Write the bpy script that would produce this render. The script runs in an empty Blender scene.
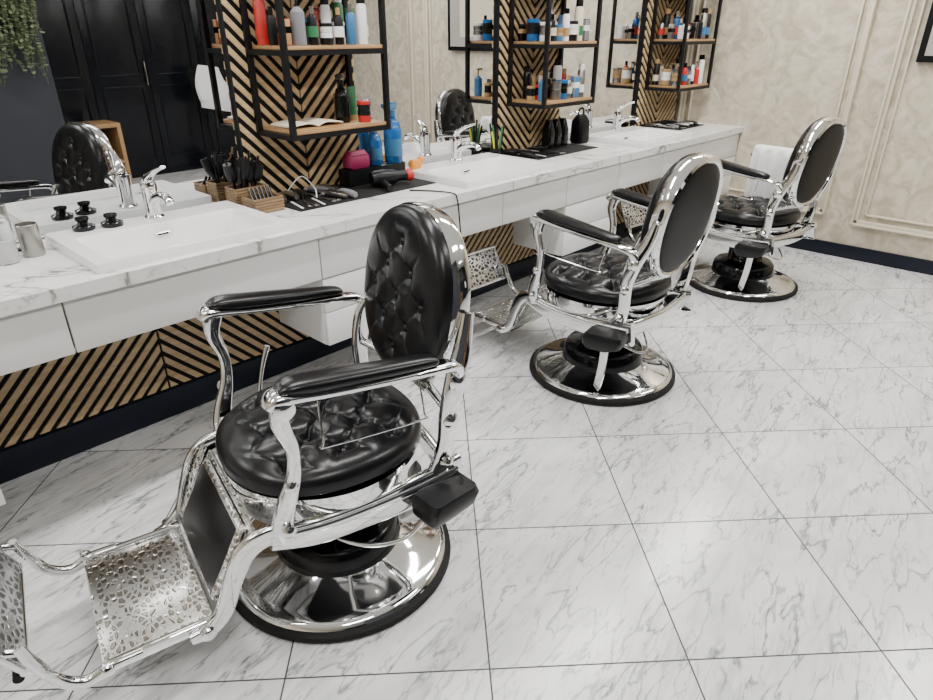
import bpy, bmesh, math, random
from mathutils import Vector, Matrix
random.seed(11)
R=math.radians
scene=bpy.context.scene
COL=scene.collection
# ---------------------------------------------------------------- materials
def newmat(name):
    m=bpy.data.materials.new(name); m.use_nodes=True
    nt=m.node_tree; return m,nt,nt.nodes['Principled BSDF']
def mat(name,c,rough=0.5,metal=0.0,coat=0.0,trans=0.0,emit=None,es=0,bump=0,bscale=200,ior=1.45,spec=None):
    m,nt,p=newmat(name)
    p.inputs['Base Color'].default_value=(c[0],c[1],c[2],1)
    p.inputs['Roughness'].default_value=rough
    p.inputs['Metallic'].default_value=metal
    p.inputs['Coat Weight'].default_value=coat
    p.inputs['Transmission Weight'].default_value=trans
    p.inputs['IOR'].default_value=ior
    if spec is not None: p.inputs['Specular IOR Level'].default_value=spec
    if emit:
        p.inputs['Emission Color'].default_value=(*emit,1); p.inputs['Emission Strength'].default_value=es
    if bump:
        tc=nt.nodes.new('ShaderNodeTexCoord'); n=nt.nodes.new('ShaderNodeTexNoise'); n.inputs['Scale'].default_value=bscale
        b=nt.nodes.new('ShaderNodeBump'); b.inputs['Strength'].default_value=bump; b.inputs['Distance'].default_value=0.002
        nt.links.new(tc.outputs['Object'],n.inputs['Vector']); nt.links.new(n.outputs['Fac'],b.inputs['Height']); nt.links.new(b.outputs['Normal'],p.inputs['Normal'])
    return m
def N(nt,t,**kw):
    n=nt.nodes.new(t)
    for k,v in kw.items(): setattr(n,k,v)
    return n
def math_(nt,op,a,b=None,clamp=False):
    n=N(nt,'ShaderNodeMath',operation=op); n.use_clamp=clamp
    for i,x in enumerate((a,b)):
        if x is None: continue
        if hasattr(x,'links'): nt.links.new(x,n.inputs[i])
        else: n.inputs[i].default_value=x
    return n.outputs[0]
def ramp(nt,inp,stops):
    r=N(nt,'ShaderNodeValToRGB'); e=r.color_ramp.elements
    e[0].position=stops[0][0]; e[0].color=(*stops[0][1],1)
    e[1].position=stops[-1][0]; e[1].color=(*stops[-1][1],1)
    for s in stops[1:-1]:
        x=e.new(s[0]); x.color=(*s[1],1)
    nt.links.new(inp,r.inputs['Fac']); return r.outputs['Color']
def mixc(nt,fac,a,b):
    n=N(nt,'ShaderNodeMix',data_type='RGBA')
    for s,x in ((n.inputs[0],fac),(n.inputs[6],a),(n.inputs[7],b)):
        if hasattr(x,'links'): nt.links.new(x,s)
        elif isinstance(x,(int,float)): s.default_value=x
        else: s.default_value=(*x,1)
    return n.outputs[2]
def veins(nt,vec,scale,stretch,width,detail=5,dist=0.6,rot=0.0,m0=0.45,m1=0.62):
    mp=N(nt,'ShaderNodeMapping'); mp.inputs['Rotation'].default_value=(0,0,rot); 
    nt.links.new(vec,mp.inputs['Vector'])
    mp2=N(nt,'ShaderNodeMapping'); mp2.inputs['Scale'].default_value=stretch
    nt.links.new(mp.outputs[0],mp2.inputs['Vector'])
    n=N(nt,'ShaderNodeTexNoise'); n.inputs['Scale'].default_value=scale; n.inputs['Detail'].default_value=detail; n.inputs['Distortion'].default_value=dist
    nt.links.new(mp2.outputs[0],n.inputs['Vector'])
    d=math_(nt,'ABSOLUTE',math_(nt,'SUBTRACT',n.outputs['Fac'],0.5))
    line=math_(nt,'SUBTRACT',1.0,math_(nt,'DIVIDE',d,width),clamp=True)
    n2=N(nt,'ShaderNodeTexNoise'); n2.inputs['Scale'].default_value=scale*0.9; n2.inputs['Detail'].default_value=2
    nt.links.new(mp2.outputs[0],n2.inputs['Vector'])
    msk=N(nt,'ShaderNodeMapRange'); msk.inputs[1].default_value=m0; msk.inputs[2].default_value=m1
    nt.links.new(n2.outputs['Fac'],msk.inputs[0])
    return math_(nt,'MULTIPLY',line,msk.outputs[0]), n.outputs['Fac']

TILE=0.548; TANG=R(46.3); TO=(1.685,0.789)
def floor_mat():
    m,nt,p=newmat('marble_floor_tile')
    tc=N(nt,'ShaderNodeTexCoord')
    mp=N(nt,'ShaderNodeMapping',vector_type='TEXTURE')
    mp.inputs['Location'].default_value=(TO[0],TO[1],0); mp.inputs['Rotation'].default_value=(0,0,TANG); mp.inputs['Scale'].default_value=(TILE,TILE,1)
    nt.links.new(tc.outputs['Object'],mp.inputs['Vector'])
    fl=N(nt,'ShaderNodeVectorMath',operation='FLOOR'); nt.links.new(mp.outputs[0],fl.inputs[0])
    fr=N(nt,'ShaderNodeVectorMath',operation='FRACTION'); nt.links.new(mp.outputs[0],fr.inputs[0])
    wn=N(nt,'ShaderNodeTexWhiteNoise',noise_dimensions='3D')
    nt.links.new(fl.outputs[0],wn.inputs['Vector'])
    sc=N(nt,'ShaderNodeVectorMath',operation='SCALE'); sc.inputs['Scale'].default_value=23.0; nt.links.new(wn.outputs['Color'],sc.inputs[0])
    ad=N(nt,'ShaderNodeVectorMath',operation='ADD'); nt.links.new(fr.outputs[0],ad.inputs[0]); nt.links.new(sc.outputs[0],ad.inputs[1])
    v1,_=veins(nt,ad.outputs[0],1.5,(1.0,4.0,1),0.022,4,0.30,R(40),0.36,0.50)
    v2,_=veins(nt,ad.outputs[0],3.0,(1.0,4.5,1),0.024,4,0.35,R(33),0.42,0.56)
    v4,_=veins(nt,ad.outputs[0],1.6,(1.0,4.5,1),0.10,3,0.3,R(38),0.40,0.58)
    v3=N(nt,'ShaderNodeTexNoise'); v3.inputs['Scale'].default_value=2.2; v3.inputs['Detail'].default_value=4; nt.links.new(ad.outputs[0],v3.inputs['Vector'])
    base=ramp(nt,v3.outputs['Fac'],[(0.3,(0.64,0.645,0.655)),(0.65,(0.77,0.77,0.77))])
    f=math_(nt,'ADD',math_(nt,'MULTIPLY',v1,0.72),math_(nt,'MULTIPLY',v2,0.50),clamp=True)
    f=math_(nt,'ADD',f,math_(nt,'MULTIPLY',v4,0.24),clamp=True)
    c=mixc(nt,f,base,(0.19,0.20,0.215))
    sx=N(nt,'ShaderNodeSeparateXYZ'); nt.links.new(fr.outputs[0],sx.inputs[0])
    ax=math_(nt,'ABSOLUTE',math_(nt,'SUBTRACT',sx.outputs[0],0.5)); ay=math_(nt,'ABSOLUTE',math_(nt,'SUBTRACT',sx.outputs[1],0.5))
    g=math_(nt,'GREATER_THAN',math_(nt,'MAXIMUM',ax,ay),0.5-0.0044)
    c=mixc(nt,g,c,(0.05,0.05,0.055))
    nt.links.new(c,p.inputs['Base Color'])
    rr=math_(nt,'ADD',0.19,math_(nt,'MULTIPLY',g,0.5)); nt.links.new(rr,p.inputs['Roughness'])
    return m
def counter_mat():
    m,nt,p=newmat('marble_counter')
    tc=N(nt,'ShaderNodeTexCoord')
    v1,_=veins(nt,tc.outputs['Object'],1.3,(1,2.2,2.2),0.013,4,0.8,R(35),0.38,0.52)
    v2,_=veins(nt,tc.outputs['Object'],2.6,(1,2.0,2.0),0.014,5,0.9,R(-40),0.42,0.58)
    v4,_=veins(nt,tc.outputs['Object'],1.3,(1,2.2,2.2),0.06,4,0.8,R(35),0.40,0.58)
    f=math_(nt,'ADD',math_(nt,'MULTIPLY',v1,0.85),math_(nt,'MULTIPLY',v2,0.5),clamp=True)
    f=math_(nt,'ADD',f,math_(nt,'MULTIPLY',v4,0.25),clamp=True)
    c=mixc(nt,f,(0.76,0.755,0.74),(0.24,0.23,0.215))
    nt.links.new(c,p.inputs['Base Color']); p.inputs['Roughness'].default_value=0.22
    return m
def plaster_mat():
    m,nt,p=newmat('venetian_plaster')
    tc=N(nt,'ShaderNodeTexCoord')
    n=N(nt,'ShaderNodeTexNoise'); n.inputs['Scale'].default_value=7; n.inputs['Detail'].default_value=9; n.inputs['Distortion'].default_value=1.8
    nt.links.new(tc.outputs['Object'],n.inputs['Vector'])
    c=ramp(nt,n.outputs['Fac'],[(0.36,(0.45,0.395,0.30)),(0.64,(0.635,0.575,0.46))])
    nt.links.new(c,p.inputs['Base Color']); p.inputs['Roughness'].default_value=0.5
    n2=N(nt,'ShaderNodeTexNoise'); n2.inputs['Scale'].default_value=22; n2.inputs['Detail'].default_value=6
    nt.links.new(tc.outputs['Object'],n2.inputs['Vector'])
    b=N(nt,'ShaderNodeBump'); b.inputs['Strength'].default_value=0.5; b.inputs['Distance'].default_value=0.01
    nt.links.new(n2.outputs['Fac'],b.inputs['Height']); nt.links.new(b.outputs['Normal'],p.inputs['Normal'])
    return m
def wood_mat(name,c1,c2):
    m,nt,p=newmat(name)
    tc=N(nt,'ShaderNodeTexCoord'); mp=N(nt,'ShaderNodeMapping'); mp.inputs['Scale'].default_value=(3,30,30)
    nt.links.new(tc.outputs['Object'],mp.inputs['Vector'])
    n=N(nt,'ShaderNodeTexNoise'); n.inputs['Scale'].default_value=2; n.inputs['Detail'].default_value=6; nt.links.new(mp.outputs[0],n.inputs['Vector'])
    nt.links.new(ramp(nt,n.outputs['Fac'],[(0.3,c1),(0.7,c2)]),p.inputs['Base Color']); p.inputs['Roughness'].default_value=0.45
    return m
def lattice_mat(name,scale,hole):
    m,nt,p=newmat(name)
    tc=N(nt,'ShaderNodeTexCoord')
    mp=N(nt,'ShaderNodeMapping'); mp.inputs['Scale'].default_value=(1.0,0.62,0.8); nt.links.new(tc.outputs['Object'],mp.inputs['Vector'])
    v=N(nt,'ShaderNodeTexVoronoi',feature='DISTANCE_TO_EDGE'); v.inputs['Scale'].default_value=scale; v.inputs['Randomness'].default_value=0.8
    nt.links.new(mp.outputs[0],v.inputs['Vector'])
    mr=N(nt,'ShaderNodeMapRange'); nt.links.new(v.outputs['Distance'],mr.inputs[0])
    if hole:
        mr.inputs[1].default_value=0.13; mr.inputs[2].default_value=0.19
        f=mr.outputs[0]
        nt.links.new(mixc(nt,f,(0.80,0.80,0.81),(0.05,0.05,0.05)),p.inputs['Base Color'])
        nt.links.new(math_(nt,'SUBTRACT',1.0,f),p.inputs['Metallic'])
    else:
        mr.inputs[1].default_value=0.15; mr.inputs[2].default_value=0.24
        f=mr.outputs[0]
        nt.links.new(mixc(nt,f,(0.80,0.795,0.78),(0.36,0.335,0.30)),p.inputs['Base Color'])
        p.inputs['Metallic'].default_value=1.0
    p.inputs['Roughness'].default_value=0.24
    b=N(nt,'ShaderNodeBump'); b.inputs['Strength'].default_value=0.8; b.inputs['Distance'].default_value=0.003; b.invert=True
    nt.links.new(f,b.inputs['Height']); nt.links.new(b.outputs['Normal'],p.inputs['Normal'])
    return m
M_floor=floor_mat(); M_ctr=counter_mat(); M_pl=plaster_mat()
M_oak=wood_mat('oak_slat',(0.42,0.29,0.15),(0.58,0.42,0.24))
M_shelfwood=wood_mat('shelf_wood',(0.30,0.16,0.07),(0.46,0.28,0.13))
M_latt=lattice_mat('embossed_chrome',66,False); M_hole=lattice_mat('chrome_lattice',55,True)
M_chrome=mat('chrome',(0.82,0.825,0.83),0.06,1.0)
M_mirror=mat('mirror_glass',(0.82,0.83,0.84),0.0,1.0)
M_leather=mat('black_leather',(0.004,0.004,0.005),0.28,0,spec=0.38)
M_vinyl=mat('black_vinyl_back',(0.004,0.004,0.005),0.40,0,spec=0.15)
M_black=mat('black_plastic',(0.007,0.007,0.008),0.35,spec=0.3)
M_rub=mat('black_rubber',(0.010,0.010,0.010),0.7,spec=0.3)
M_gblack=mat('gloss_black_paint',(0.004,0.004,0.005),0.12,spec=0.35)
M_frame=mat('black_metal',(0.005,0.005,0.006),0.45,spec=0.25)
M_white=mat('white_laminate',(0.76,0.755,0.745),0.35)
M_cer=mat('white_ceramic',(0.80,0.80,0.795),0.08)
M_ceil=mat('ceiling_paint',(0.80,0.80,0.78),0.8)
M_navy=mat('navy_paint',(0.006,0.009,0.018),0.4,spec=0.3)
M_char=mat('charcoal_paint',(0.026,0.028,0.034),0.7,spec=0.3)
M_trim=mat('trim_paint',(0.66,0.60,0.48),0.4)
M_dgrey=mat('dark_backing',(0.005,0.005,0.006),0.6,spec=0.2)
M_ward=mat('wardrobe_lacquer',(0.005,0.006,0.009),0.22,spec=0.3)
M_leaf=mat('leaf_green',(0.085,0.11,0.05),0.6)
M_towel=mat('white_towel',(0.8,0.8,0.8),0.9,bump=0.6,bscale=300)
M_glass=mat('clear_plastic',(0.9,0.92,0.93),0.05,trans=0.85)
M_bluel=mat('blue_liquid',(0.03,0.18,0.50),0.08,trans=0.5)
M_steel=mat('brushed_steel',(0.34,0.33,0.31),0.32,1.0)
M_pink=mat('magenta_fabric',(0.28,0.012,0.075),0.5)
M_red=mat('red_plastic',(0.45,0.025,0.02),0.35)
M_orange=mat('orange_plastic',(0.75,0.28,0.03),0.4)
M_yel=mat('yellow_green_plastic',(0.6,0.6,0.05),0.4)
M_grn=mat('green_plastic',(0.03,0.15,0.06),0.4)
M_wick=wood_mat('wicker_brown',(0.12,0.07,0.035),(0.28,0.18,0.09))
M_paper=mat('paper',(0.62,0.56,0.45),0.7)
M_led=mat('led_diffuser',(1,1,1),0.5,emit=(1,0.98,0.94),es=3)
M_poster=mat('poster_print',(0.35,0.33,0.30),0.5)
M_cyan=mat('blue_label',(0.04,0.15,0.30),0.35)
M_purple=mat('purple_label',(0.14,0.05,0.22),0.35)
M_cream=mat('cream_label',(0.62,0.56,0.43),0.4)
M_grey=mat('grey_plastic',(0.20,0.20,0.22),0.4)
M_tan=mat('tan_label',(0.35,0.22,0.10),0.4)
# ---------------------------------------------------------------- builder
I4=Matrix.Identity(4)
def T(x,y,z): return Matrix.Translation((x,y,z))
def RX(a): return Matrix.Rotation(a,4,'X')
def RY(a): return Matrix.Rotation(a,4,'Y')
def RZ(a): return Matrix.Rotation(a,4,'Z')
def cr(pts,n=6):
    pts=[tuple(p) for p in pts]; out=[]
    P=[pts[0]]+pts+[pts[-1]]
    for i in range(1,len(P)-2):
        p0,p1,p2,p3=P[i-1],P[i],P[i+1],P[i+2]
        for k in range(n):
            t=k/n
            out.append(tuple(0.5*((2*b)+(-a+c)*t+(2*a-5*b+4*c-d)*t*t+(-a+3*b-3*c+d)*t**3) for a,b,c,d in zip(p0,p1,p2,p3)))
    out.append(pts[-1]); return out
class B:
    def __init__(s): s.bm=bmesh.new(); s.m=[]
    def mi(s,m):
        if m not in s.m: s.m.append(m)
        return s.m.index(m)
    def box(s,c,d,m,bev=0,M=I4,seg=2):
        mm=M@T(*c)@Matrix.Diagonal((d[0],d[1],d[2],1))
        vs=bmesh.ops.create_cube(s.bm,size=1)['verts']
        bmesh.ops.transform(s.bm,matrix=mm,verts=vs)
        fs=set(f for v in vs for f in v.link_faces)
        k=s.mi(m)
        for f in fs: f.material_index=k
        if bev>0:
            es=list(set(e for v in vs for e in v.link_edges))
            bmesh.ops.bevel(s.bm,geom=es,offset=bev,segments=seg,profile=0.5,affect='EDGES',clamp_overlap=True)
    def bx(s,x0,x1,y0,y1,z0,z1,m,bev=0,M=I4):
        s.box(((x0+x1)/2,(y0+y1)/2,(z0+z1)/2),(abs(x1-x0),abs(y1-y0),abs(z1-z0)),m,bev,M)
    def rings(s,rs,m,closed=True,cap0=True,cap1=True,loop=False):
        k=s.mi(m); V=[[s.bm.verts.new(p) for p in r] for r in rs]
        n=len(V[0]); R_=len(V)
        for i in range(R_ if loop else R_-1):
            a,b=V[i],V[(i+1)%R_]
            for j in range(n if closed else n-1):
                f=s.bm.faces.new((a[j],a[(j+1)%n],b[(j+1)%n],b[j])); f.material_index=k
        if not loop:
            if cap0: f=s.bm.faces.new(V[0]); f.material_index=k
            if cap1: f=s.bm.faces.new(V[-1]); f.material_index=k
        return V
    def lathe(s,prof,m,M=I4,seg=32,sx=1,sy=1,cap0=True,cap1=True,pw=2.0):
        rs=[]
        for r,z in prof:
            r=max(r,0.0004); L=[]
            for j in range(seg):
                c,q=math.cos(2*math.pi*j/seg),math.sin(2*math.pi*j/seg)
                if pw!=2.0: c=math.copysign(abs(c)**(2/pw),c); q=math.copysign(abs(q)**(2/pw),q)
                L.append(M@Vector((r*sx*c,r*sy*q,z)))
            rs.append(L)
        s.rings(rs,m,cap0=cap0,cap1=cap1)
    def cyl(s,c,r,h,m,M=I4,seg=24,r2=None):
        r2=r if r2 is None else r2
        s.lathe([(r,0),(r2,h)],m,M@T(*c),seg)
    def sph(s,c,r,m,M=I4,seg=16,sc=(1,1,1)):
        n=8; prof=[(math.sin(math.pi*i/n),-math.cos(math.pi*i/n)) for i in range(n+1)]
        s.lathe(prof,m,M@T(*c)@Matrix.Diagonal((r*sc[0],r*sc[1],r*sc[2],1)),seg)
    def sweep(s,pts,w,h,m,up=(0,0,1),M=I4,n=6,seg=14,pw=2.0,smooth=True,loop=False):
        L=len(pts)
        W=w if isinstance(w,(list,tuple)) else [w]*L
        H=h if isinstance(h,(list,tuple)) else [h]*L
        P=[tuple(p)+(W[i],H[i]) for i,p in enumerate(pts)]
        if smooth: P=cr(P,n)
        up=Vector(up); rs=[]
        for i,p in enumerate(P):
            a=Vector(P[max(i-1,0)][:3]); b=Vector(P[min(i+1,len(P)-1)][:3])
            if loop: a=Vector(P[(i-1)%len(P)][:3]); b=Vector(P[(i+1)%len(P)][:3])
            t=(b-a).normalized(); sd=t.cross(up)
            if sd.length<1e-4: sd=t.cross(Vector((1,0.01,0)))
            sd.normalize(); u2=sd.cross(t).normalized(); c=Vector(p[:3]); r=[]
            for j in range(seg):
                an=2*math.pi*j/seg; ca,sa=math.cos(an),math.sin(an)
                x=math.copysign(abs(ca)**(2/pw),ca)*p[3]/2; y=math.copysign(abs(sa)**(2/pw),sa)*p[4]/2
                r.append(M@(c+sd*x+u2*y))
            rs.append(r)
        s.rings(rs,m,loop=loop)
    def rr(s,loops,m,M=I4,nc=6,cap0=True,cap1=True):
        rs=[]
        for (cx,cy,w,h,r,z) in loops:
            L=[]
            for (qx,qy,a0) in ((1,1,0),(-1,1,90),(-1,-1,180),(1,-1,270)):
                for i in range(nc):
                    a=R(a0+90*i/(nc-1)); L.append(M@Vector((cx+qx*(w/2-r)+r*math.cos(a),cy+qy*(h/2-r)+r*math.sin(a),z)))
            rs.append(L)
        s.rings(rs,m,cap0=cap0,cap1=cap1)
    def poly(s,pts,m,y0,y1):
        k=s.mi(m); a=[s.bm.verts.new((p[0],y0,p[1])) for p in pts]; b=[s.bm.verts.new((p[0],y1,p[1])) for p in pts]
        fs=[s.bm.faces.new(a),s.bm.faces.new(b[::-1])]
        for i in range(len(a)):
            j=(i+1)%len(a); fs.append(s.bm.faces.new((a[i],b[i],b[j],a[j])))
        for f in fs: f.material_index=k
    def cushion(s,M,rx,ry,Tk,m,a=0.1,A=0.018,nr=60,ns=160,n=2.8,lat=True,ph=(0,0),pw=2.0,lim=0.62,ky=0.85,cd=0.34):
        BT=[]
        if lat:
            K=8
            for i in range(-K,K+1):
                for j in range(-K,K+1):
                    X=(i+j)*a/2+ph[0]; Y=(i-j)*a/2/ky+ph[1]
                    if (abs(X)/rx)**2+(abs(Y)/ry)**2<lim: BT.append((X,Y))
        rs=[]
        for i in range(1,nr+1):
            t=i/nr; rho=math.sin(math.pi/2*t)**0.85; L=[]
            for j in range(ns):
                th=2*math.pi*j/ns; cc,ss=math.cos(th),math.sin(th)
                if pw!=2.0: cc=math.copysign(abs(cc)**(2/pw),cc); ss=math.copysign(abs(ss)**(2/pw),ss)
                x=rho*rx*cc; y=rho*ry*ss
                z=Tk*(max(0,1-rho**n))**(1/n)
                if lat:
                    p=math.pi*((x-ph[0])*1.0+(y-ph[1])*ky)/a; q=math.pi*((x-ph[0])*1.0-(y-ph[1])*ky)/a
                    cre=math.exp(-(math.sin(p)/0.16)**2)+math.exp(-(math.sin(q)/0.16)**2)
                    dmin=min(math.hypot(x-X,y-Y) for X,Y in BT)
                    fade=max(0,min(1,(0.93-rho)/0.25))
                    near=math.exp(-(dmin/(a*0.42))**2)
                    z-=A*(0.85*math.exp(-(dmin/(a*0.16))**2)+0.45*math.exp(-(dmin/(a*0.36))**2)) + cd*A*min(cre,1)*fade*(0.4+0.6*near)
                L.append(M@Vector((x,y,z)))
            rs.append(L)
        s.rings(rs,m,cap0=True,cap1=True)
        for X,Y in BT:
            rho=math.sqrt((X/rx)**2+(Y/ry)**2)
            s.sph((X,Y,Tk*(1-rho**n)**(1/n)-A*1.30),0.012,m,M,14,(1,1,0.7))
    def mesh(s,name,ang=38):
        bmesh.ops.remove_doubles(s.bm,verts=s.bm.verts,dist=1e-6)
        bmesh.ops.recalc_face_normals(s.bm,faces=s.bm.faces)
        me=bpy.data.meshes.new(name); s.bm.to_mesh(me); s.bm.free()
        for m in s.m: me.materials.append(m)
        me.polygons.foreach_set('use_smooth',[True]*len(me.polygons))
        me.set_sharp_from_angle(angle=R(ang)); return me
    def obj(s,name,loc=(0,0,0),rot=0,parent=None,ang=38):
        return place(s.mesh(name,ang),name,loc,rot,parent)
def place(me,name,loc=(0,0,0),rot=0,parent=None):
    o=bpy.data.objects.new(name,me); COL.objects.link(o); o.location=loc; o.rotation_euler=(0,0,rot)
    if parent: o.parent=parent
    return o
def empty(name,loc=(0,0,0),rot=0):
    o=bpy.data.objects.new(name,None); COL.objects.link(o); o.location=loc; o.rotation_euler=(0,0,rot); o.empty_display_size=0.1; return o
# ---------------------------------------------------------------- room
XL,XR,YB,YM,ZC=-2.6,5.44,-3.3,2.70,2.8
b=B(); b.bx(XL,XR,YB,YM,-0.1,0,M_floor); b.obj('floor')
b=B(); b.bx(XL,XR,YB,YM,ZC,ZC+0.1,M_ceil); b.obj('ceiling')
b=B(); b.bx(XR,XR+0.1,YB-0.1,YM+0.1,-0.1,ZC+0.1,M_pl); b.obj('wall_right')
b=B(); b.bx(XL-0.1,XR,YM,YM+0.1,-0.1,ZC+0.1,M_pl); b.obj('wall_mirror_side')
b=B(); b.bx(XL-0.1,XL,YB-0.1,YM,-0.1,ZC+0.1,M_pl); b.obj('wall_left')
b=B(); b.bx(XL,XR,YB-0.1,YB,-0.1,ZC+0.1,M_char); b.obj('wall_back')
b=B(); b.bx(XR-0.018,XR,YB,2.09,0,0.10,M_navy,0.003); b.obj('baseboard_right')
b=B(); b.bx(0.2,XR-0.02,2.655,YM-0.02,0,0.13,M_navy,0.003); b.obj('baseboard_mirror_side')
def frame_mould(name,y0,y1,z0,z1):
    b=B()
    def fr(y0,y1,z0,z1,w,d):
        b.bx(XR-d,XR,y0,y1,z0,z0+w,M_trim,0.004); b.bx(XR-d,XR,y0,y1,z1-w,z1,M_trim,0.004)
        b.bx(XR-d,XR,y0,y0+w,z0,z1,M_trim,0.004); b.bx(XR-d,XR,y1-w,y1,z0,z1,M_trim,0.004)
    fr(y0,y1,z0,z1,0.016,0.050); fr(y0+0.016,y1-0.016,z0+0.016,z1-0.016,0.024,0.028)
    fr(y0+0.075,y1-0.075,z0+0.075,z1-0.075,0.014,0.024)
    b.obj(name)
frame_mould('trim_1',1.36,2.65,0.30,2.5)
frame_mould('trim_2',-0.35,1.17,0.26,2.5)
frame_mould('trim_3',-2.6,-0.55,0.26,2.5)
b=B(); 
b.bx(XR-0.045,XR-0.001,0.02,1.04,1.37,2.05,M_frame,0.003); b.bx(XR-0.047,XR-0.044,0.06,1.00,1.41,2.01,M_poster); b.bx(XR-0.049,XR-0.046,0.2,0.86,1.5,1.9,M_cream)
b.obj('framed_poster')
b=B(); b.bx(-2.2,XR-0.002,YM-0.012,YM-0.001,0.88,2.35,M_mirror); b.obj('wall_mirror')
# ---------------------------------------------------------------- counter
ZT=0.874; YF=2.096
SINKS=[(0.95),(2.62),(4.28)]
b=B()
b.bx(-2.2,XR-0.001,YF,2.17,0.83,ZT,M_ctr); b.bx(-2.2,XR-0.001,2.60,2.688,0.83,ZT,M_ctr)
xs=-2.2
for sx in SINKS:
    b.bx(xs,sx-0.33,2.17,2.60,0.83,ZT,M_ctr); xs=sx+0.33
b.bx(xs,XR-0.001,2.17,2.60,0.83,ZT,M_ctr)
CT=empty('vanity_counter')
b.obj('counter_slab',parent=CT)
b=B()
seams=[-2.2,-1.3,-0.42,0.48,1.40,1.95,2.52,3.08,3.63,4.19,4.76,5.43]
for a,c in zip(seams[:-1],seams[1:]):
    b.bx(a+0.003,c-0.003,2.118,2.138,0.652,0.826,M_white,0.002)
b.bx(-2.2,5.43,2.138,2.50,0.652,0.665,M_white)
b.obj('drawer_fronts',parent=CT)
b=B()
for a,c,z in ((-1.0,0.18,0.24),(1.40,1.95,0.35),(3.08,3.63,0.35),(4.76,5.43,0.35)):
    b.bx(a,c,2.14,2.50,z,0.65,M_white,0.002)
    h=(0.65-z)/2
    b.bx(a+0.002,c-0.002,2.12,2.14,z+0.002,z+h-0.002,M_white,0.0015); b.bx(a+0.002,c-0.002,2.12,2.14,z+h+0.002,0.646,M_white,0.0015)
b.obj('drawer_cabinets',parent=CT)
# ---------------------------------------------------------------- slats
def clip(poly,x0,x1,z0,z1):
    for ax,lim,sg in ((0,x0,1),(0,x1,-1),(1,z0,1),(1,z1,-1)):
        out=[]
        for i in range(len(poly)):
            p,q=poly[i],poly[(i+1)%len(poly)]
            ip=(p[ax]-lim)*sg>=0; iq=(q[ax]-lim)*sg>=0
            if ip: out.append(p)
            if ip!=iq:
                t=(lim-p[ax])/(q[ax]-p[ax]); out.append((p[0]+(q[0]-p[0])*t,p[1]+(q[1]-p[1])*t))
        poly=out
        if len(poly)<3: return []
    return poly
def slats(b,x0,x1,z0,z1,sg,yb,pitch=0.042,w=0.024,slope=1.0):
    ph=pitch*math.sqrt(1+slope*slope); wh=w*math.sqrt(1+slope*slope)
    c=z0-(x1-x0)*slope-ph
    while c<z1+(x1-x0)*slope+ph:
        if sg>0: P=[(x0,c),(x1,c+(x1-x0)*slope),(x1,c+(x1-x0)*slope+wh),(x0,c+wh)]
        else: P=[(x0,c+(x1-x0)*slope),(x1,c),(x1,c+wh),(x0,c+(x1-x0)*slope+wh)]
        Q=clip(P,x0,x1,z0,z1)
        if len(Q)>=3: b.poly(Q,M_oak,yb-0.008,yb)
        c+=ph
b=B(); b.bx(-2.2,XR-0.03,2.67,2.695,0.13,0.65,M_dgrey)
for x0,x1,sg in ((-0.4,0.91,1),(0.92,2.2,-1),(2.21,3.5,1),(3.51,5.4,-1)):
    slats(b,x0,x1,0.14,0.645,sg,2.67)
b.obj('slat_panel_under_counter')
UNITS=[1.50,3.17,4.80]
UW,UD=0.52,0.28
for i,ux in enumerate(UNITS):
    b=B(); x0=ux-0.07; x1=min(ux+UW+0.03,XR-0.01)
    b.bx(x0,x1,2.665,2.687,ZT+0.001,2.35,M_dgrey)
    slats(b,x0,(x0+x1)/2-0.004,ZT+0.003,2.35,-1,2.665,w=0.021); slats(b,(x0+x1)/2+0.004,x1,ZT+0.003,2.35,1,2.665,w=0.021)
    b.obj('slat_wall_panel')
SZ=[1.17,1.485,1.80,2.115]
bu=B(); t=0.022
y1=2.656; y0=y1-UD
for x in (0,UW-t):
    for y in (y0,y1-t): bu.bx(x,x+t,y,y+t,SZ[0]-0.02,2.2,M_frame,0.001)
for z in SZ+[2.2]:
    bu.bx(t,UW-t,y0,y0+t,z-0.02,z,M_frame); bu.bx(t,UW-t,y1-t,y1,z-0.02,z,M_frame)
    bu.bx(0,t,y0+t,y1-t,z-0.02,z,M_frame); bu.bx(UW-t,UW,y0+t,y1-t,z-0.02,z,M_frame)
    if z<2.2: bu.bx(0.023,UW-0.023,y0+0.004,y1-0.004,z+0.0005,z+0.016,M_shelfwood,0.001)
mu=bu.mesh('wall_shelf_unit')
for ux in UNITS: place(mu,'wall_shelf_unit',(ux,0,0))
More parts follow.
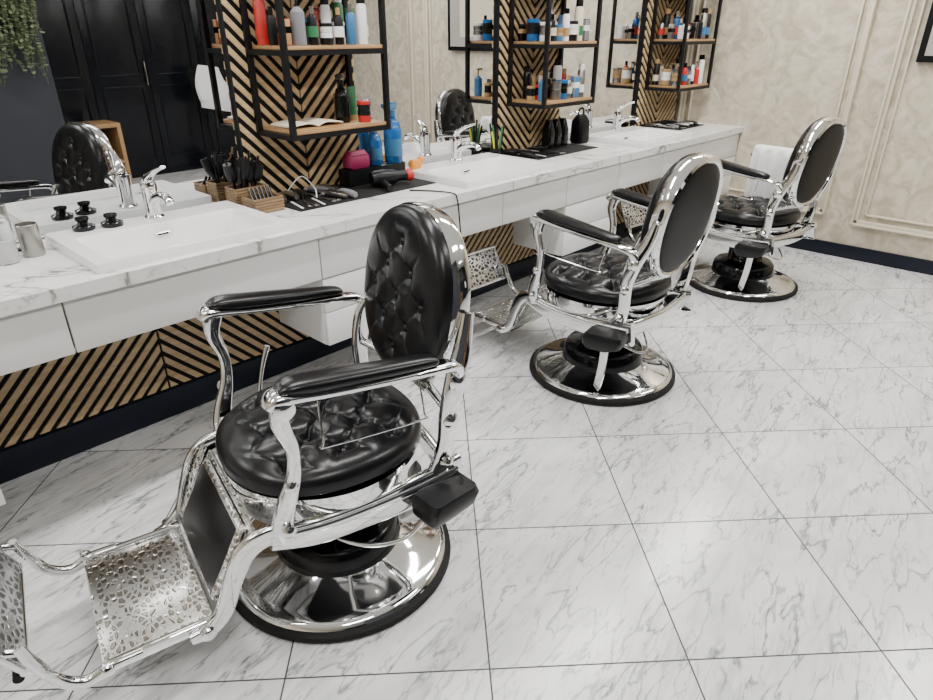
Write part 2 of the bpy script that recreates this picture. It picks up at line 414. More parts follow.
def bottle(b,x,y,z,kind,m,m2,s=1.0):
    M=T(x,y,z)
    if kind==0: b.lathe([(0.022*s,0),(0.024*s,0.004),(0.024*s,0.12*s),(0.018*s,0.135*s),(0.009*s,0.14*s)],m,M,16); b.cyl((0,0,0.14*s),0.012*s,0.035*s,m2,M,12)
    elif kind==1:
        b.lathe([(0.033*s,0),(0.034*s,0.003),(0.034*s,0.035*s)],m,M,20); b.lathe([(0.035*s,0.035*s),(0.035*s,0.055*s),(0.031*s,0.058*s)],m2,M,20)
        b.lathe([(0.033*s,0.059*s),(0.034*s,0.061*s),(0.034*s,0.09*s)],m2,M,20); b.lathe([(0.035*s,0.09*s),(0.035*s,0.105*s),(0.031*s,0.108*s)],m,M,20)
    elif kind==2:
        b.lathe([(0.026*s,0),(0.026*s,0.16*s),(0.02*s,0.175*s)],m,M,16); b.lathe([(0.021*s,0.175*s),(0.021*s,0.205*s),(0.016*s,0.21*s)],m2,M,16)
    elif kind==3:
        b.cyl((0,0,0),0.018*s,0.025*s,m2,M,14); b.sweep([(0,0,0.025*s),(0,0,0.09*s),(0,0,0.145*s)],[0.04*s,0.044*s,0.05*s],[0.036*s,0.026*s,0.004],m,up=(0,1,0),M=M,n=3,seg=14)
    elif kind==4:
        b.lathe([(0.028*s,0),(0.029*s,0.005),(0.029*s,0.12*s),(0.012*s,0.14*s)],m,M,16); b.cyl((0,0,0.14*s),0.005,0.04*s,m2,M,8); b.box((0.012,0,0.185*s),(0.045,0.014,0.012),m2,0.003,M)
    elif kind==5: b.box((0,0,0.06*s),(0.055*s,0.04*s,0.12*s),m,0.003,M); b.box((0,0,0.07*s),(0.0555*s,0.0405*s,0.03*s),m2,0,M)
cols=[M_black,M_white,M_grn,M_black,M_cream,M_grey,M_gblack,M_red,M_steel,M_cyan,M_black,M_purple,M_bluel,M_tan,M_white]
for ui,ux in enumerate(UNITS):
    for si,z in enumerate(SZ[:3]):
        b=B(); x=ux+0.055
        if si==0 and ui==0: x=ux+0.42
        while x<ux+UW-0.045:
            for yy in (0.225,0.145,0.06):
                if random.random()<0.95:
                    k=random.choice([0,1,2,3,4,0,2,5,1,5]); m_=random.choice(cols)
                    s_=random.uniform(0.72,1.05)
                    bottle(b,x+random.uniform(-.003,.003),y0+yy,z+0.0165,k,m_,random.choice([M_black,M_white,M_gblack,M_steel,M_tan]),s_)
                    if k in(0,2) and random.random()<0.75: b.cyl((x,y0+yy,z+0.045),0.0275*max(s_,0.9),0.05*s_,random.choice([M_white,M_cyan,M_cream,M_tan,M_grey,M_grn,M_red]),seg=16)
            x+=0.064
        b.obj('hair_product_bottles')
b=B()
for sgn in (-1,1):
    b.sweep([(0,0,0.006),(sgn*0.04,0,0.018),(sgn*0.09,0,0.016),(sgn*0.13,0,0.010)],0.17,0.008,M_paper,up=(0,0,1),n=4,seg=8,pw=6)
b.box((0,0,0.0015),(0.26,0.175,0.003),M_shelfwood)
b.obj('open_notebook',(UNITS[0]+0.16,y0+0.13,SZ[0]+0.0165))
# ---------------------------------------------------------------- sinks
bs=B()
bs.rr([(0,0,0.64,0.42,0.02,0.0005),(0,0,0.70,0.49,0.012,0.0005),(0,0,0.70,0.49,0.012,0.030),(0,0,0.694,0.484,0.012,0.034),
       (0,-0.060,0.60,0.325,0.025,0.034),(0,-0.060,0.59,0.315,0.025,0.027),(0,-0.055,0.555,0.285,0.04,-0.070),(0,-0.055,0.50,0.235,0.06,-0.095),(0,-0.05,0.05,0.05,0.02,-0.100)],M_cer,cap0=False)
bs.lathe([(0.03,-0.0975),(0.03,-0.094),(0.02,-0.093),(0.0,-0.095)],M_chrome,T(0,-0.05,0),20)
bs.sweep([(-0.028,0.093,-0.008),(0.028,0.093,-0.008)],0.016,0.010,M_chrome,up=(0,1,0),smooth=False)
bs.sweep([(-0.020,0.089,-0.008),(0.020,0.089,-0.008)],0.008,0.006,M_black,up=(0,1,0),smooth=False)
ms=bs.mesh('washbasin')
bf=B(); F_=Matrix.Scale(1.12,4)
bf.lathe([(0.03,0),(0.032,0.004),(0.028,0.01),(0.026,0.012),(0.025,0.09),(0.027,0.10),(0.026,0.115),(0.0,0.12)],M_chrome,F_,seg=24)
bf.sweep([(0,-0.01,0.05),(0,-0.05,0.075),(0,-0.10,0.088),(0,-0.135,0.085),(0,-0.15,0.07)],[0.034,0.036,0.034,0.03,0.028],[0.036,0.032,0.026,0.022,0.02],M_chrome,up=(0,0,1),M=F_)
bf.sweep([(0,0.0,0.115),(0,-0.01,0.135),(0.01,-0.05,0.160),(0.02,-0.10,0.178)],[0.044,0.040,0.028,0.022],[0.03,0.024,0.015,0.011],M_chrome,up=(0,0,1),M=F_)
mf=bf.mesh('basin_faucet')
for sx in SINKS:
    place(ms,'washbasin',(sx,2.38,ZT)); place(mf,'basin_faucet',(sx+0.02,2.565,ZT+0.0342),R(0))
# ---------------------------------------------------------------- counter items
def on(b,name,x,y,z=ZT+0.0006,rot=0): return b.obj(name,(x,y,z),rot)
def toolmat(x0,x1,y0_,y1_,seed,tx1,cable=False):
    rnd=random.Random(seed)
    b=B(); b.bx(x0,x1,y0_,y1_,ZT+0.0006,ZT+0.005,M_rub,0.001); b.obj('rubber_tool_mat')
    b=B(); z=ZT+0.0055
    x=x0+0.04; row=0
    while x<tx1-0.04:
        for yy in ((y0_+0.085),(y0_+0.225)):
            k=rnd.choice(['clip','comb','scis','clip','clip']); y=yy+rnd.uniform(-0.01,0.01); M=T(x,y,z)@RZ(rnd.uniform(-0.3,0.3))@Matrix.Scale(0.82,4)
            if k=='clip':
                mm=rnd.choice([M_black,M_gblack,M_grey,M_steel])
                b.sweep([(0,-0.075,0.017),(0,-0.03,0.02),(0,0.03,0.02),(0,0.07,0.017)],[0.03,0.042,0.038,0.03],[0.028,0.036,0.036,0.024],mm,M=M,pw=2.8)
                b.box((0,0.082,0.014),(0.04,0.022,0.012),M_steel,0.002,M)
            elif k=='comb':
                b.box((0,0,0.003),(0.012,0.17,0.004),rnd.choice([M_black,M_white]),0.001,M)
                for q in range(22): b.box((0.012,-0.08+q*0.0072,0.003),(0.016,0.003,0.003),M_black,0,M)
            else:
                for sg in (-1,1):
                    b.sweep([(sg*0.016,-0.06,0.004),(sg*0.005,-0.01,0.004),(-sg*0.004,0.04,0.004),(-sg*0.009,0.09,0.004)],[0.006,0.008,0.008,0.002],0.004,M_steel,M=M)
                    b.sweep([(sg*0.018+0.014*math.cos(a*math.pi/4),-0.072+0.014*math.sin(a*math.pi/4),0.004) for a in range(8)],0.004,0.004,M_steel,M=M,smooth=False,loop=True,seg=8)
        x+=0.052
    if cable:
        b.sweep([(1.60,2.40,ZT+0.030),(1.64,2.47,ZT+0.055),(1.62,2.53,ZT+0.10),(1.58,2.56,ZT+0.06),(1.57,2.60,ZT+0.010)],0.005,0.005,M_white,n=8,seg=8,up=(1,0.3,0))
    b.sweep([(x0+0.05,y0_+0.05,ZT+0.035),(x0+0.13,y0_+0.15,ZT+0.045),(x0+0.22,y0_+0.08,ZT+0.045),(x0+0.30,y0_+0.17,ZT+0.04),(x0+0.27,y0_+0.27,ZT+0.012)],0.006,0.006,M_black,n=8,seg=8,up=(0,0.1,1))
    b.obj('barber_tools')
toolmat(1.475,2.26,2.34,2.65,3,1.84,True); toolmat(3.08,3.75,2.36,2.65,5,3.45); toolmat(4.74,5.30,2.36,2.65,8,5.28)
def basket(b,w,d,h,dx=0,dy=0):
    b.bx(dx-w/2,dx+w/2,dy-d/2,dy+d/2,0,0.006,M_wick)
    i=0
    while 0.008+i*0.012<h:
        z=0.008+i*0.012; b.sweep([(dx-w/2,dy-d/2,z),(dx+w/2,dy-d/2,z),(dx+w/2,dy+d/2,z),(dx-w/2,dy+d/2,z)],0.008,0.011,M_wick,smooth=False,loop=True,seg=8); i+=1
rnd=random.Random(1)
b=B(); w,d=0.14,0.09
basket(b,w,d,0.085)
for i in range(16):
    px=-w/2+0.018+i*0.007; py=rnd.uniform(-0.025,0.025); tx=rnd.uniform(-.06,.06); ty=rnd.uniform(-.04,.03); L=rnd.uniform(.15,.23)
    p0=Vector((px,py,0.01)); p1=Vector((px+tx,py+ty,L)); dv=(p1-p0)
    b.sweep([p0,p0+dv*0.5,p1],[0.009,0.011,0.008],[0.009,0.011,0.008],rnd.choice([M_black,M_gblack,M_wick]),up=(0,1,0),n=2,seg=10)
    if i%2==0:
        b.sweep([p0+dv*0.55,p0+dv*0.7,p0+dv*0.95],[0.03,0.042,0.034],[0.03,0.042,0.034],M_black,up=(0,1,0),n=3,seg=12)
on(b,'hair_brush_basket',1.385,2.605)
b=B(); basket(b,0.13,0.10,0.06)
for i in range(6):
    b.sweep([(-0.05+i*0.018,-0.03,0.012),(-0.045+i*0.018,0.0,0.05),(-0.04+i*0.018,0.03,0.09)],0.012,0.012,M_gblack,n=2,seg=8,up=(1,0,0))
on(b,'wicker_tray',1.385,2.475)
b=B(); b.rr([(0,0,0.36,0.09,0.01,0),(0,0,0.36,0.09,0.01,0.075),(0,0,0.345,0.075,0.008,0.075),(0,0,0.345,0.075,0.008,0.07)],M_black); b.obj('organizer_box',(2.075,2.595,ZT+0.0055))
b=B(); b.rr([(0,0,0.11,0.06,0.02,0),(0,0,0.14,0.07,0.03,0.01),(0,0,0.14,0.065,0.03,0.055),(0,0,0.10,0.03,0.014,0.08)],M_pink); b.box((0,-0.005,0.062),(0.09,0.05,0.004),M_black,0.001); b.obj('magenta_pouch',(1.975,2.595,ZT+0.081))
def spray(x,y,z,m,mt,s=1.0,name='spray_bottle',rot=0,lab=None):
    b=B(); S=Matrix.Scale(s,4)
    b.lathe([(0.036,0),(0.04,0.006),(0.04,0.13),(0.03,0.17),(0.014,0.185),(0.014,0.195)],m,S,24)
    b.lathe([(0.0405,0.03),(0.0408,0.032),(0.0408,0.10),(0.0405,0.102)],lab or M_cyan,S,24)
    b.cyl((0,0,0.193),0.016,0.025,mt,S,16)
    b.box((-0.012,0,0.236),(0.075,0.022,0.03),mt,0.006,S); b.box((-0.055,0,0.240),(0.018,0.016,0.016),mt,0.003,S)
    b.sweep([(-0.02,0,0.225),(-0.035,0,0.205),(-0.04,0,0.18)],0.012,0.007,mt,M=S,up=(1,0,0),n=4,seg=8)
    b.obj(name,(x,y,z),rot)
spray(2.205,2.585,ZT+0.081,M_bluel,M_cyan,1.14,rot=0.2)
spray(2.10,2.595,ZT+0.081,M_bluel,M_grey,0.80,rot=-0.5)
spray(1.84,2.49,SZ[0]+0.0168,M_gblack,M_black,0.80,rot=0.6,lab=M_gblack)
def dryer(x,y,z,rot,m=M_black):
    b=B()
    b.lathe([(0.0,0),(0.03,0.0),(0.038,0.02),(0.04,0.07),(0.034,0.12),(0.024,0.14),(0.024,0.19),(0.018,0.19)],m,T(0,0,0.041)@RY(R(90)),24)
    b.sweep([(0.05,0,0.03),(0.045,-0.06,0.022),(0.035,-0.13,0.018)],[0.035,0.032,0.028],[0.034,0.03,0.026],m,n=4)
    b.lathe([(0.026,0.185),(0.03,0.2),(0.03,0.215)],M_red,T(0,0,0.041)@RY(R(90)),20)
    b.obj('hair_dryer',(x,y,z),rot)
dryer(1.96,2.47,ZT+0.0055,R(-14))
b=B(); b.sweep([(2.05,2.30,ZT+0.005),(2.12,2.2,ZT+0.005),(2.14,2.10,ZT+0.006),(2.15,2.085,ZT-0.02),(2.16,2.083,0.78),(2.17,2.084,0.66),(2.16,2.09,0.50)],0.007,0.007,M_black,n=8,seg=8,up=(1,0.3,0)); b.obj('power_cord')
b=B(); b.rr([(0,0,0.06,0.04,0.012,0),(0,0,0.07,0.05,0.014,0.025),(0,0,0.05,0.035,0.012,0.045)],M_orange); b.sph((0.04,0,0.04),0.018,M_orange); b.obj('orange_clipper_case',(2.33,2.565,ZT+0.0346))
def jar(x,y,ms_,seed,m):
    b=B(); b.lathe([(0.035,0),(0.037,0.004),(0.037,0.055),(0.033,0.055),(0.033,0.01),(0.0,0.01)],m,seg=20)
    for i in range(9):
        a=i*0.8; b.sweep([(0.015*math.cos(a),0.015*math.sin(a),0.012),(0.035*math.cos(a),0.025*math.sin(a),0.10+0.01*(i%3)),(0.05*math.cos(a),0.035*math.sin(a),0.15+0.015*(i%4))],0.016,0.007,ms_[i%len(ms_)],up=(0,1,0),n=3,seg=8)
    on(b,seed,x,y)
jar(3.022,2.60,[M_yel,M_black,M_grn,M_black],'comb_jar',M_gblack)
b=B()
for i in range(3): b.rr([(i*0.075,0,0.06,0.07,0.015,0),(i*0.075,0,0.06,0.07,0.015,0.10),(i*0.075,0,0.04,0.05,0.012,0.15),(i*0.075,0,0.03,0.035,0.012,0.17)],M_gblack)
b.obj('clipper_charging_stand',(3.50,2.58,ZT+0.0055))
b=B(); b.rr([(0,0,0.11,0.09,0.03,0),(0,0,0.12,0.10,0.03,0.02),(0,0,0.12,0.09,0.03,0.14),(0,0,0.08,0.04,0.02,0.18)],M_vinyl); b.sweep([(-0.03,0,0.17),(-0.025,0,0.21),(0,0,0.22),(0.025,0,0.21),(0.03,0,0.17)],0.015,0.01,M_vinyl,up=(0,1,0),n=4,seg=8)
on(b,'black_toiletry_bag',3.84,2.57)
b=B(); b.lathe([(0.033,0),(0.035,0.003),(0.035,0.13),(0.028,0.15),(0.014,0.16)],M_glass,seg=24); b.lathe([(0.031,0.004),(0.031,0.07),(0.0,0.071)],M_white,seg=20); b.cyl((0,0,0.16),0.015,0.02,M_black,seg=16); b.cyl((0,0,0.18),0.004,0.03,M_black,seg=8); b.box((0.01,0,0.213),(0.05,0.014,0.01),M_black,0.002)
on(b,'soap_dispenser',0.445,2.47)
b=B(); b.lathe([(0.031,0),(0.033,0.003),(0.033,0.105),(0.031,0.107),(0.030,0.103),(0.030,0.01),(0.0,0.01)],M_steel,seg=28); on(b,'steel_cup',0.53,2.50)
b=B(); b.box((0,0,0.004),(0.03,0.16,0.005),M_black,0.001)
for q in range(20): b.box((0.022,-0.075+q*0.0078,0.004),(0.02,0.003,0.004),M_black)
on(b,'hair_comb',0.45,2.61,rot=1.2)
b=B()
for dx,dy in ((0,0),(0.09,-0.02)):
    b.lathe([(0.036,0),(0.038,0.004),(0.038,0.014),(0.022,0.020),(0.016,0.028),(0.023,0.036),(0.023,0.044),(0.0,0.046)],M_gblack,T(dx,dy,0),24)
b.obj('black_drain_plugs',(0.72,2.575,ZT+0.0346))
# ---------------------------------------------------------------- barber chair meshes (local x forward, y left)
parts={}
b=B(); b.lathe([(0.30,0),(0.355,0),(0.364,0.010),(0.362,0.026),(0.348,0.033),(0.33,0.030)],M_rub,seg=72)
parts['base_rubber_ring']=b.mesh('base_rubber_ring')
b=B(); b.lathe([(0.347,0.030),(0.340,0.042),(0.325,0.048),(0.30,0.052),(0.25,0.066),(0.205,0.085),(0.19,0.095)],M_chrome,seg=72,cap0=False,cap1=False)
parts['base_chrome_dish']=b.mesh('base_chrome_dish')
b=B(); b.lathe([(0.20,0.086),(0.198,0.10),(0.19,0.15),(0.178,0.165),(0.14,0.175),(0.115,0.185),(0.108,0.20),(0.105,0.29),(0.13,0.30),(0.135,0.34)],M_gblack,seg=56)
parts['hydraulic_column']=b.mesh('hydraulic_column')
b=B()
b.rr([(0,0,0.36,0.36,0.05,0.315),(0,0,0.44,0.44,0.06,0.335),(0,0,0.44,0.44,0.06,0.37)],M_black)
for s_ in (-1,1):
    y=s_*0.268
    b.sweep([(-0.30,y,0.385),(-0.15,y,0.368),(0.0,y,0.362),(0.15,y,0.370),(0.27,y,0.400)],[0.03]*5,[0.11,0.10,0.085,0.08,0.06],M_chrome,n=6,pw=6,seg=24)
    b.sweep([(-0.28,y*1.06,0.40),(-0.1,y*1.065,0.385),(0.1,y*1.065,0.385),(0.22,y*1.06,0.40)],0.012,0.022,M_chrome,n=6)
b.sweep([(-0.26,-0.25,0.39),(-0.29,0,0.39),(-0.26,0.25,0.39)],0.03,0.07,M_chrome,pw=4)
b.lathe([(0.235,0.35),(0.276,0.355),(0.280,0.365),(0.280,0.440),(0.286,0.445),(0.286,0.460),(0.25,0.462)],M_chrome,T(0.02,0,0),72)
parts['seat_frame']=b.mesh('seat_frame')
b=B()
b.cushion(T(0.02,0,0.482),0.290,0.286,0.080,M_leather,a=0.150,A=0.030,ph=(0.0,0.0),lim=0.66,n=3.4,cd=0.5,pw=2.25)
b.cushion(T(0.02,0,0.485)@RX(math.pi),0.290,0.286,0.026,M_leather,lat=False,nr=16,ns=96,pw=2.25)
parts['seat']=b.mesh('seat',60)
BM=T(-0.315,0,0.850)@RY(R(-9))@Matrix(((0,0,1,0),(1,0,0,0),(0,1,0,0),(0,0,0,1)))
b=B()
b.cushion(BM@T(0,0,0.020),0.234,0.258,0.062,M_leather,a=0.135,A=0.017,pw=2.25,lim=0.66,n=3.2)
b.cushion(BM@T(0,0,-0.026)@RY(math.pi),0.212,0.238,0.020,M_vinyl,lat=False,nr=16,ns=96,pw=2.25)
parts['backrest_pad']=b.mesh('backrest_pad',60)
b=B()
rim=[(0.93,0.022),(1.0,0.022),(1.012,0.014),(1.016,0.0),(1.012,-0.022),(0.99,-0.036),(0.94,-0.042),(0.90,-0.036),(0.88,-0.022)]
b.lathe([(r,z) for r,z in rim],M_chrome,BM,96,0.236,0.262,pw=2.25)
parts['backrest_rim']=b.mesh('backrest_rim')
b=B()
for s_ in (-1,1):
    b.sweep([(-0.22,s_*0.268,0.40),(-0.245,s_*0.275,0.50),(-0.25,s_*0.285,0.60),(-0.275,s_*0.285,0.70),(-0.315,s_*0.262,0.79),(-0.335,s_*0.248,0.87)],[0.03]*6,[0.07,0.05,0.055,0.065,0.05,0.035],M_chrome,up=(1,0,0.2),n=6,pw=3.5,seg=18)
    for (x,z,r) in ((-0.25,0.585,0.024),(-0.275,0.70,0.028),(-0.235,0.45,0.02)):
        b.lathe([(r,0),(r,0.008),(r*0.7,0.014),(r*0.3,0.02),(0,0.021)],M_chrome,T(x,s_*0.292,z)@RX(R(-90*s_)),20)
    b.sweep([(-0.255,s_*0.28,0.60),(-0.27,s_*0.2,0.60),(-0.285,s_*0.10,0.605)],0.03,0.02,M_chrome,n=5)
b.sweep([(-0.275,-0.14,0.60),(-0.285,0,0.59),(-0.275,0.14,0.60)],0.035,0.025,M_chrome,n=5)
parts['back_brackets']=b.mesh('back_brackets')
b=B(); bp=B()
for s_ in (-1,1):
    y=s_*0.300
    b.sweep([(-0.280,s_*0.29,0.72),(-0.26,s_*0.295,0.752),(-0.20,y,0.766),(-0.05,y,0.780),(0.10,y,0.796),(0.18,y,0.808),(0.220,y,0.808),(0.236,y,0.790)],[0.035,0.05,0.06,0.066,0.07,0.074,0.068,0.05],[0.035,0.03,0.026,0.024,0.024,0.028,0.036,0.034],M_chrome,n=6,pw=3,seg=18)
    bp.sweep([(-0.205,y,0.783),(-0.18,y,0.792),(-0.05,y,0.806),(0.10,y,0.822),(0.18,y,0.832),(0.214,y,0.827)],[0.03,0.054,0.068,0.078,0.076,0.045],[0.012,0.028,0.034,0.038,0.032,0.014],M_leather,n=6,pw=2.4,seg=18)
    b.sweep([(0.205,y,0.795),(0.215,y,0.74),(0.195,s_*0.298,0.66),(0.20,s_*0.292,0.58),(0.225,s_*0.285,0.50),(0.24,s_*0.275,0.43),(0.235,s_*0.268,0.385)],[0.036,0.03,0.028,0.03,0.034,0.036,0.034],[0.055,0.045,0.034,0.036,0.05,0.056,0.05],M_chrome,up=(1,0,0),n=6,pw=3,seg=18)
    for (x,z) in ((0.232,0.43),(0.212,0.56)):
        b.lathe([(0.018,0),(0.018,0.006),(0.010,0.014),(0,0.016)],M_chrome,T(x,s_*0.300,z)@RX(R(-90*s_)),16)
    b.lathe([(0.026,0),(0.026,0.006),(0.014,0.010),(0.0,0.011)],M_chrome,T(0.21,s_*0.326,0.788)@RX(R(-90*s_)),24)
parts['arm_frames']=b.mesh('arm_frames'); parts['arm_pads']=bp.mesh('arm_pads',60)
b=B()
b.sweep([(0.12,0.30,0.77),(0.13,0.335,0.68),(0.12,0.34,0.665),(-0.13,0.34,0.65),(-0.145,0.335,0.665),(-0.15,0.30,0.76)],0.005,0.005,M_chrome,n=4,seg=8,up=(0,1,0.1))
b.sweep([(0.10,-0.25,0.40),(0.11,-0.30,0.46),(0.08,-0.33,0.56),(0.05,-0.335,0.64)],[0.012,0.012,0.012,0.018],[0.012,0.012,0.012,0.018],M_chrome,n=5,seg=10,up=(1,0,0))
parts['towel_bar_and_lever']=b.mesh('towel_bar_and_lever')
b=B()
for s_ in (-1,1):
    b.sweep([(0.20,s_*0.262,0.40),(0.28,s_*0.258,0.405),(0.335,s_*0.25,0.375),(0.375,s_*0.245,0.30),(0.41,s_*0.24,0.21),(0.455,s_*0.236,0.165),(0.50,s_*0.230,0.155)],0.026,[0.05,0.056,0.058,0.05,0.046,0.042,0.03],M_chrome,up=(0,0,1),n=7,pw=4,seg=18)
    b.sweep([(0.61,s_*0.217,0.168),(0.68,s_*0.217,0.168),(0.735,s_*0.215,0.152),(0.785,s_*0.210,0.185),(0.82,s_*0.205,0.265),(0.835,s_*0.20,0.32)],[0.024,0.026,0.026,0.024,0.024,0.02],[0.03,0.030,0.030,0.030,0.028,0.024],M_chrome,up=(0.4,0,1),n=6,pw=3,seg=14)
    b.lathe([(0.018,0),(0.018,0.012),(0.01,0.016),(0,0.017)],M_chrome,T(0.46,s_*0.245,0.165)@RX(R(-90*s_)),16)
    b.lathe([(0.016,0),(0.016,0.008),(0.01,0.012),(0,0.013)],M_chrome,T(0.69,s_*0.228,0.170)@RX(R(-90*s_)),16)
b.bx(0.43,0.70,-0.214,0.214,0.148,0.158,M_chrome,0.003)
b.bx(0.43,0.70,-0.222,-0.202,0.150,0.180,M_chrome,0.005); b.bx(0.43,0.70,0.202,0.222,0.150,0.180,M_chrome,0.005)
parts['footrest_arms']=b.mesh('footrest_arms')
b=B()
b.bx(0.434,0.698,-0.201,0.201,0.158,0.172,M_latt,0.004)
parts['footrest_plate']=b.mesh('footrest_plate')
b=B()
FM=T(0.882,0,0.325)@RY(R(26))
b.box((0,0,0),(0.016,0.38,0.19),M_hole,0.005,FM)
for zz in (-0.095,0.095): b.sweep([(0.0,-0.2,zz),(0.0,0.2,zz)],0.020,0.020,M_chrome,M=FM,smooth=False,up=(1,0,0))
for yy in (-0.195,0.195): b.sweep([(0.0,yy,-0.095),(0.0,yy,0.095)],0.018,0.018,M_chrome,M=FM,smooth=False,up=(1,0,0))
b.sweep([(0.024,-0.19,-0.105),(0.024,0.19,-0.105)],0.024,0.024,M_rub,M=FM,smooth=False,up=(1,0,0))
for s_ in (-1,1): b.sweep([(0.825,s_*0.2,0.30),(0.86,s_*0.197,0.315)],0.02,0.02,M_chrome,smooth=False)
parts['footrest_front_panel']=b.mesh('footrest_front_panel')
b=B()
CM=T(0.355,0,0.285)@RY(R(-28))
b.box((0,0,0),(0.014,0.455,0.25),M_latt,0.004,CM)
b.box((0.014,0,0.005),(0.034,0.375,0.23),M_leather,0.014,CM,seg=3)
parts['calf_pad']=b.mesh('calf_pad')
b=B()
PM=T(-0.20,0.335,0.355)@RZ(R(10))
b.rr([(0.02,0,0.10,0.07,0.015,-0.045),(0,0,0.17,0.10,0.02,-0.02),(-0.005,0,0.18,0.115,0.02,0.015),(-0.01,0,0.16,0.10,0.02,0.035)],M_black,PM)
b.box((0.0,-0.05,0),(0.07,0.06,0.03),M_black,0.006,PM)
parts['foot_pedal']=b.mesh('foot_pedal')
b=B()
b.sweep([(-0.20,0.315,0.32),(-0.19,0.31,0.20),(-0.17,0.30,0.10),(-0.15,0.27,0.068)],[0.036]*4,[0.014]*4,M_chrome,up=(0,1,0),n=5,pw=5)
b.sweep([(-0.27,0.30,0.34),(-0.33,0.26,0.31),(-0.34,0.2,0.31),(-0.26,0.1,0.33)],0.009,0.009,M_chrome,n=5,seg=8)
lever_down=b.mesh('pump_lever')
b=B()
b.sweep([(-0.16,0.32,0.32),(-0.08,0.31,0.255),(0.02,0.26,0.245),(0.08,0.17,0.25),(0.05,0.09,0.26)],0.014,0.014,M_chrome,n=5,seg=10)
lever_in=b.mesh('pump_lever')
b=B(); rs=[]
nx=40
prof=[(-0.066,0.56),(-0.064,0.70),(-0.055,0.80),(-0.035,0.856),(0,0.864),(0.035,0.856),(0.055,0.80),(0.064,0.70),(0.066,0.58),(0.062,0.50)]
P2=cr([p+(0,) for p in prof],4)
for i,(dy,z,_) in enumerate(P2):
    L=[]
    for k in range(nx):
        u=k/(nx-1); x=-0.21+0.42*u; w_=0.010*math.sin(u*30+dy*20)*(1 if abs(dy)>0.045 else 0.15)
        L.append(Vector((x,-0.300+dy+(math.copysign(w_+0.009,dy) if dy else 0),z+0.012*math.sin(u*7)*(1 if i in(0,len(P2)-1) else 0))))
    rs.append(L)
b.rings(rs,M_towel,closed=False,cap0=False,cap1=False)
bmesh.ops.solidify(b.bm,geom=list(b.bm.faces),thickness=0.006)
towel=b.mesh('white_towel',60)
def chair(x,y,ang,lv):
    e=empty('barber_chair',(x,y,0),R(ang))
    for k,me in parts.items(): place(me,k,parent=e)
    place(lv,'pump_lever',parent=e)
    return e
chair(0.90,1.42,167,lever_in); chair(2.59,1.50,89,lever_down); e3=chair(4.335,1.51,82,lever_down)
place(towel,'towel',parent=e3)
# ---------------------------------------------------------------- behind camera: reflected part of the salon
b=B(); b.bx(0.0,1.92,-1.40,-1.25,0,ZC,M_char); b.obj('wall_partition')
b=B(); rnd=random.Random(4)
for i in range(54):
    x=1.42+rnd.random()*0.46; z=2.15; y=-1.20
    L=rnd.uniform(0.4,1.0); pts=[(x,y,z)]
    for k in range(1,6): pts.append((x+rnd.uniform(-.04,.04),y+rnd.uniform(-0.0,0.08),z-L*k/5))
    b.sweep(pts,0.004,0.004,M_leaf,n=2,seg=5,up=(1,0,0))
    for k in range(32):
        f=rnd.random()*4.99; j=int(f); p=Vector(pts[j]).lerp(Vector(pts[j+1]),f-j)
        b.sph((0,0,0),0.022,M_leaf,T(*p)@RX(rnd.uniform(-1,1))@RZ(rnd.uniform(0,3)),6,(1.0,0.6,0.12))
b.bx(1.38,1.90,-1.248,-1.13,2.12,2.22,M_black,0.01)
b.obj('hanging_ivy_planter')
b=B()
for i in range(5):
    x0=2.1+i*0.62; b.bx(x0+0.003,x0+0.617,-2.78,-2.75,0.08,2.35,M_ward,0.003)
    for z0,z1 in ((0.2,1.0),(1.1,2.22)):
        for q in ((x0+0.08,x0+0.54,z0,z0+0.02),(x0+0.08,x0+0.54,z1-0.02,z1),(x0+0.08,x0+0.10,z0,z1),(x0+0.52,x0+0.54,z0,z1)):
            b.bx(q[0],q[1],-2.75,-2.738,q[2],q[3],M_ward,0.004)
    if i in (1,3): b.bx(x0+0.575,x0+0.59,-2.75,-2.715,1.0,1.25,M_steel,0.004)
b.bx(2.1,5.2,-3.29,-2.78,0,2.4,M_ward); b.obj('wardrobe')
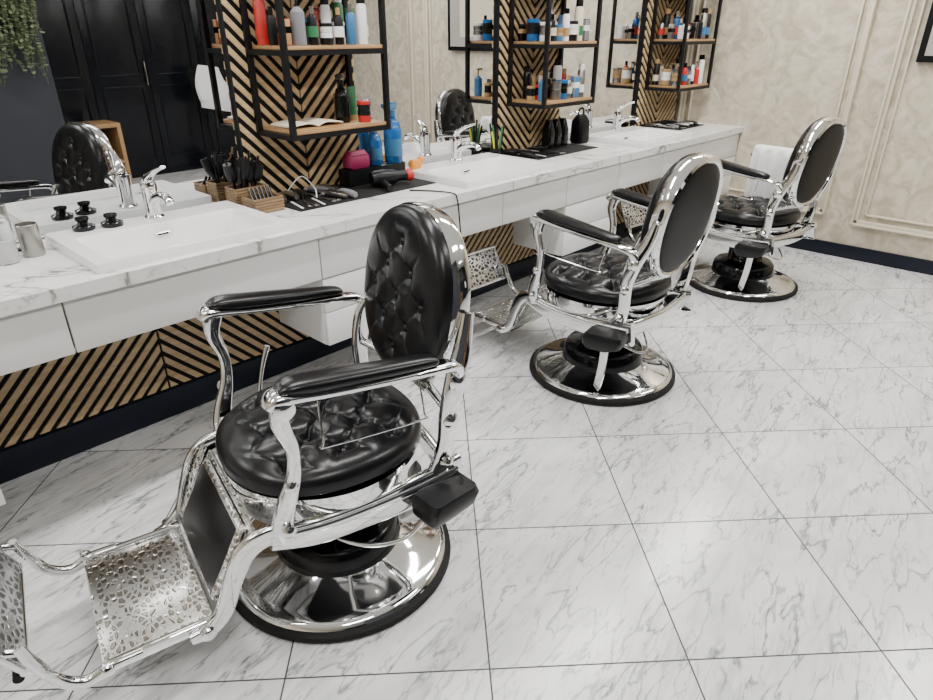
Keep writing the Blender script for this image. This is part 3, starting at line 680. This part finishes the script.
b=B(); b.bx(2.3,2.68,-2.5,-2.1,0.66,0.70,M_shelfwood,0.003); b.bx(2.3,2.34,-2.5,-2.1,0,0.66,M_shelfwood,0.003); b.bx(2.64,2.68,-2.5,-2.1,0,0.66,M_shelfwood,0.003); b.bx(2.34,2.64,-2.5,-2.1,0.3,0.33,M_shelfwood); b.obj('wooden_side_table')
b=B()
b.cyl((3.9,-2.45,0),0.2,0.02,M_frame); b.cyl((3.9,-2.45,0.02),0.015,1.6,M_frame,seg=12)
b.sweep([(3.7,-2.45,1.15),(3.9,-2.45,1.17),(4.1,-2.45,1.15)],0.02,0.02,M_frame,n=3)
b.sweep([(3.9,-2.42,1.19),(3.88,-2.38,1.0),(3.92,-2.37,0.85),(3.9,-2.38,0.72)],[0.25,0.38,0.42,0.36],[0.04,0.08,0.1,0.05],M_towel,up=(0,1,0),n=5,pw=2.5)
b.obj('towel_stand')
# ---------------------------------------------------------------- lights
def area(x,y,sx,sy,p,z=ZC-0.06):
    b=B(); b.bx(x-sx/2-0.02,x+sx/2+0.02,y-sy/2-0.02,y+sy/2+0.02,z+0.012,ZC-0.001,M_white,0.004); b.bx(x-sx/2,x+sx/2,y-sy/2,y+sy/2,z+0.008,z+0.012,M_led); b.obj('ceiling_led_panel')
    l=bpy.data.lights.new('led_light','AREA'); l.shape='RECTANGLE'; l.size=sx; l.size_y=sy; l.energy=p; l.color=(1.0,0.98,0.945)
    o=bpy.data.objects.new('led_light',l); COL.objects.link(o); o.location=(x,y,z)
for x in (-0.9,1.2,3.0,4.7):
    area(x,1.7,1.2,0.20,39)
for x in (0.2,2.3,4.4):
    area(x,-0.2,1.2,0.30,36)
area(3.4,-1.9,1.2,0.12,6)
w=bpy.data.worlds.new('world'); scene.world=w; w.use_nodes=True
w.node_tree.nodes['Background'].inputs[0].default_value=(0.8,0.85,0.9,1); w.node_tree.nodes['Background'].inputs[1].default_value=0.3
# ---------------------------------------------------------------- camera
cd=bpy.data.cameras.new('camera'); cam=bpy.data.objects.new('camera',cd); COL.objects.link(cam)
cd.sensor_width=36; cd.lens=647/933*36; cd.clip_start=0.02
cam.location=(0,0,1.55); cam.rotation_euler=(R(90-26.2),0,R(43.3-90))
scene.camera=cam
